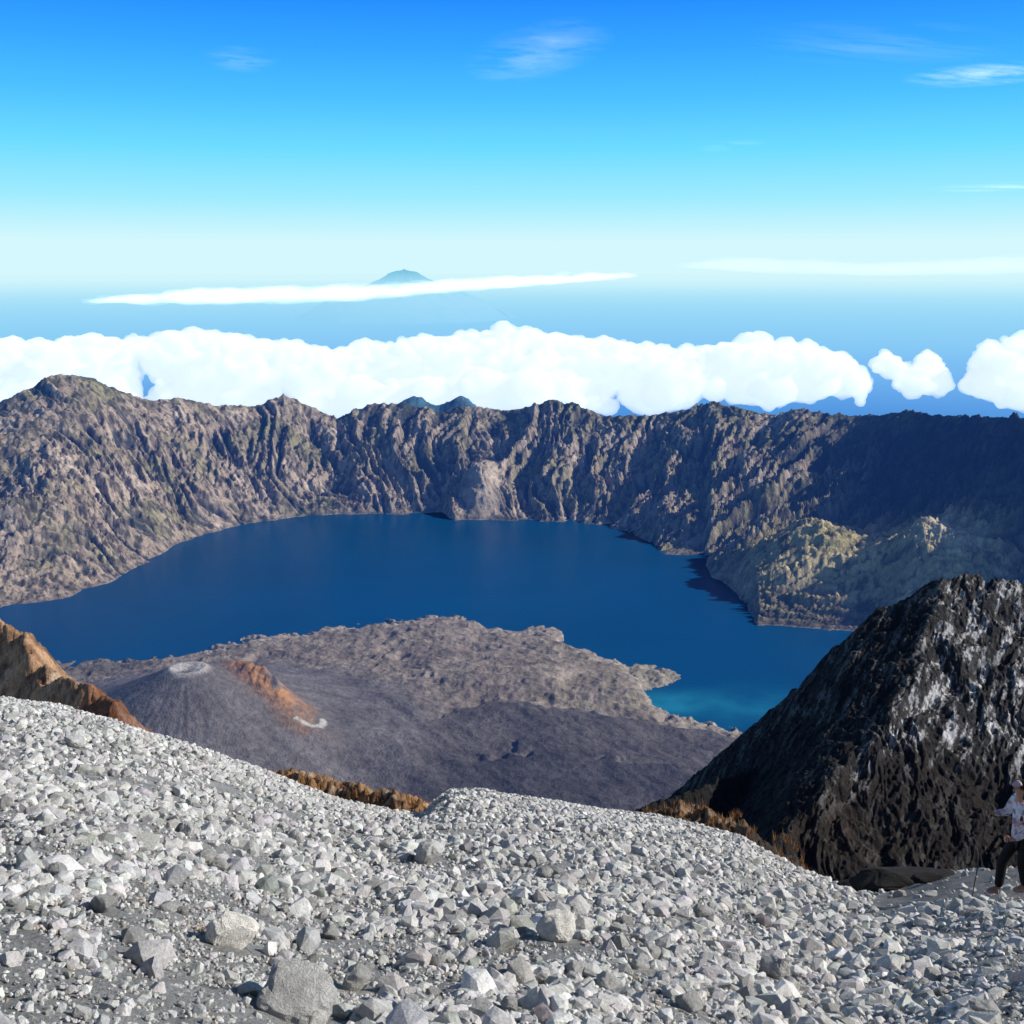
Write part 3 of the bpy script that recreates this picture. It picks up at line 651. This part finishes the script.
child('hair',[([(-.075,0,1.60),(-.06,0,1.68),(-.11,0,1.70),(-.04,0,1.55)],[(0,1),(1,2),(0,3)],[.085,.085,.075,.06])],simple_mat('dark_hair',(.02,.014,.01),.6,.2))
child('cap',[([(-.10,0,1.70),(-.17,0,1.675),(-.23,0,1.66)],[(0,1),(1,2)],[(.098,.06),(.06,.016),(.045,.010)])],simple_mat('pink_cap',(.62,.42,.42),.9,.2))
for s in (-1,1): child('eye',[([(-.178,s*.03,1.628),(-.184,s*.03,1.628)],[(0,1)],[.009,.007],1)],simple_mat('eye_dark',(.03,.02,.02),.3,.1))
pb=bmesh.new(); hx,hy,hz=J['rp']; hx-=.03; hy-=.02
tipx=hx-.10; tz=gz(tipx,hy)
skin_bm(pb,[(hx+.006,hy,hz+.06),(hx,hy,hz),(hx-.01,hy,hz-.1),(hx-.013,hy,hz-.13),(tipx,hy,tz)],[(0,1),(1,2),(2,3),(3,4)],[.018,.016,.015,.009,.007],1)
me=bpy.data.meshes.new('trekking_pole'); pb.to_mesh(me); pb.free(); po=link('trekking_pole',me,simple_mat('pole_metal',(.03,.03,.035),.4,.1)); po.location=(xp,yp,zp); po.scale=(PS,)*3
tag(po,'thin black trekking pole held by the hiker','trekking pole')

# =====================================================================  LIGHT / WORLD / CAMERA
sd=Vector((.86,.02,.50)).normalized()
el=math.asin(sd.z); 
sun=bpy.data.lights.new('sun','SUN'); sun.energy=5.0; sun.angle=math.radians(.53); sun.color=(1,.955,.88)
so=bpy.data.objects.new('sun',sun); scene.collection.objects.link(so); so.rotation_euler=sd.to_track_quat('Z','Y').to_euler(); so.location=(50,-20,60)
w=bpy.data.worlds.new('World'); scene.world=w; w.use_nodes=True; nt=w.node_tree; nt.nodes.clear(); N=nt.nodes; L=nt.links
sk=N.new('ShaderNodeTexSky'); sk.sky_type='NISHITA'; sk.sun_disc=False; sk.sun_elevation=el; sk.sun_rotation=math.atan2(sd.x,sd.y); sk.altitude=3700; sk.air_density=1; sk.dust_density=.5
tc_=N.new('ShaderNodeTexCoord'); sp_=N.new('ShaderNodeSeparateXYZ'); L.new(tc_.outputs['Generated'],sp_.inputs[0])
cr=N.new('ShaderNodeValToRGB'); L.new(maprange(N,L,sp_.outputs[2],-.05,.30,0,1),cr.inputs[0])
q=lambda v:(v+.05)/.35
ramp(cr,[(0,s2l(170,225,250)),(q(-.002),s2l(213,248,254)),(q(.026),s2l(212,248,254)),(q(.0615),s2l(160,236,255)),(q(.103),s2l(110,220,255)),(q(.143),s2l(78,193,255)),(q(.182),s2l(55,168,255)),(q(.219),s2l(38,143,255)),(1,s2l(28,120,240))])
mul=N.new('ShaderNodeVectorMath'); mul.operation='SCALE'; mul.inputs['Scale'].default_value=10; L.new(cr.outputs[0],mul.inputs[0])
c=mix(N,L,maprange(N,L,sp_.outputs[2],.24,.42,.0,1),mul.outputs[0],sk.outputs[0])
bg=N.new('ShaderNodeBackground'); L.new(c,bg.inputs[0]); bg.inputs[1].default_value=.1
o=N.new('ShaderNodeOutputWorld'); L.new(bg.outputs[0],o.inputs[0])
cam=bpy.data.cameras.new('camera'); co=bpy.data.objects.new('camera',cam); scene.collection.objects.link(co)
cam.sensor_width=36; cam.lens=36*F/1024; cam.clip_start=.1; cam.clip_end=5e6
co.location=(0,0,0); co.rotation_euler=(math.pi/2-P,0,0); scene.camera=co
scene.view_settings.view_transform='Standard'; scene.view_settings.look='None'; scene.view_settings.exposure=0
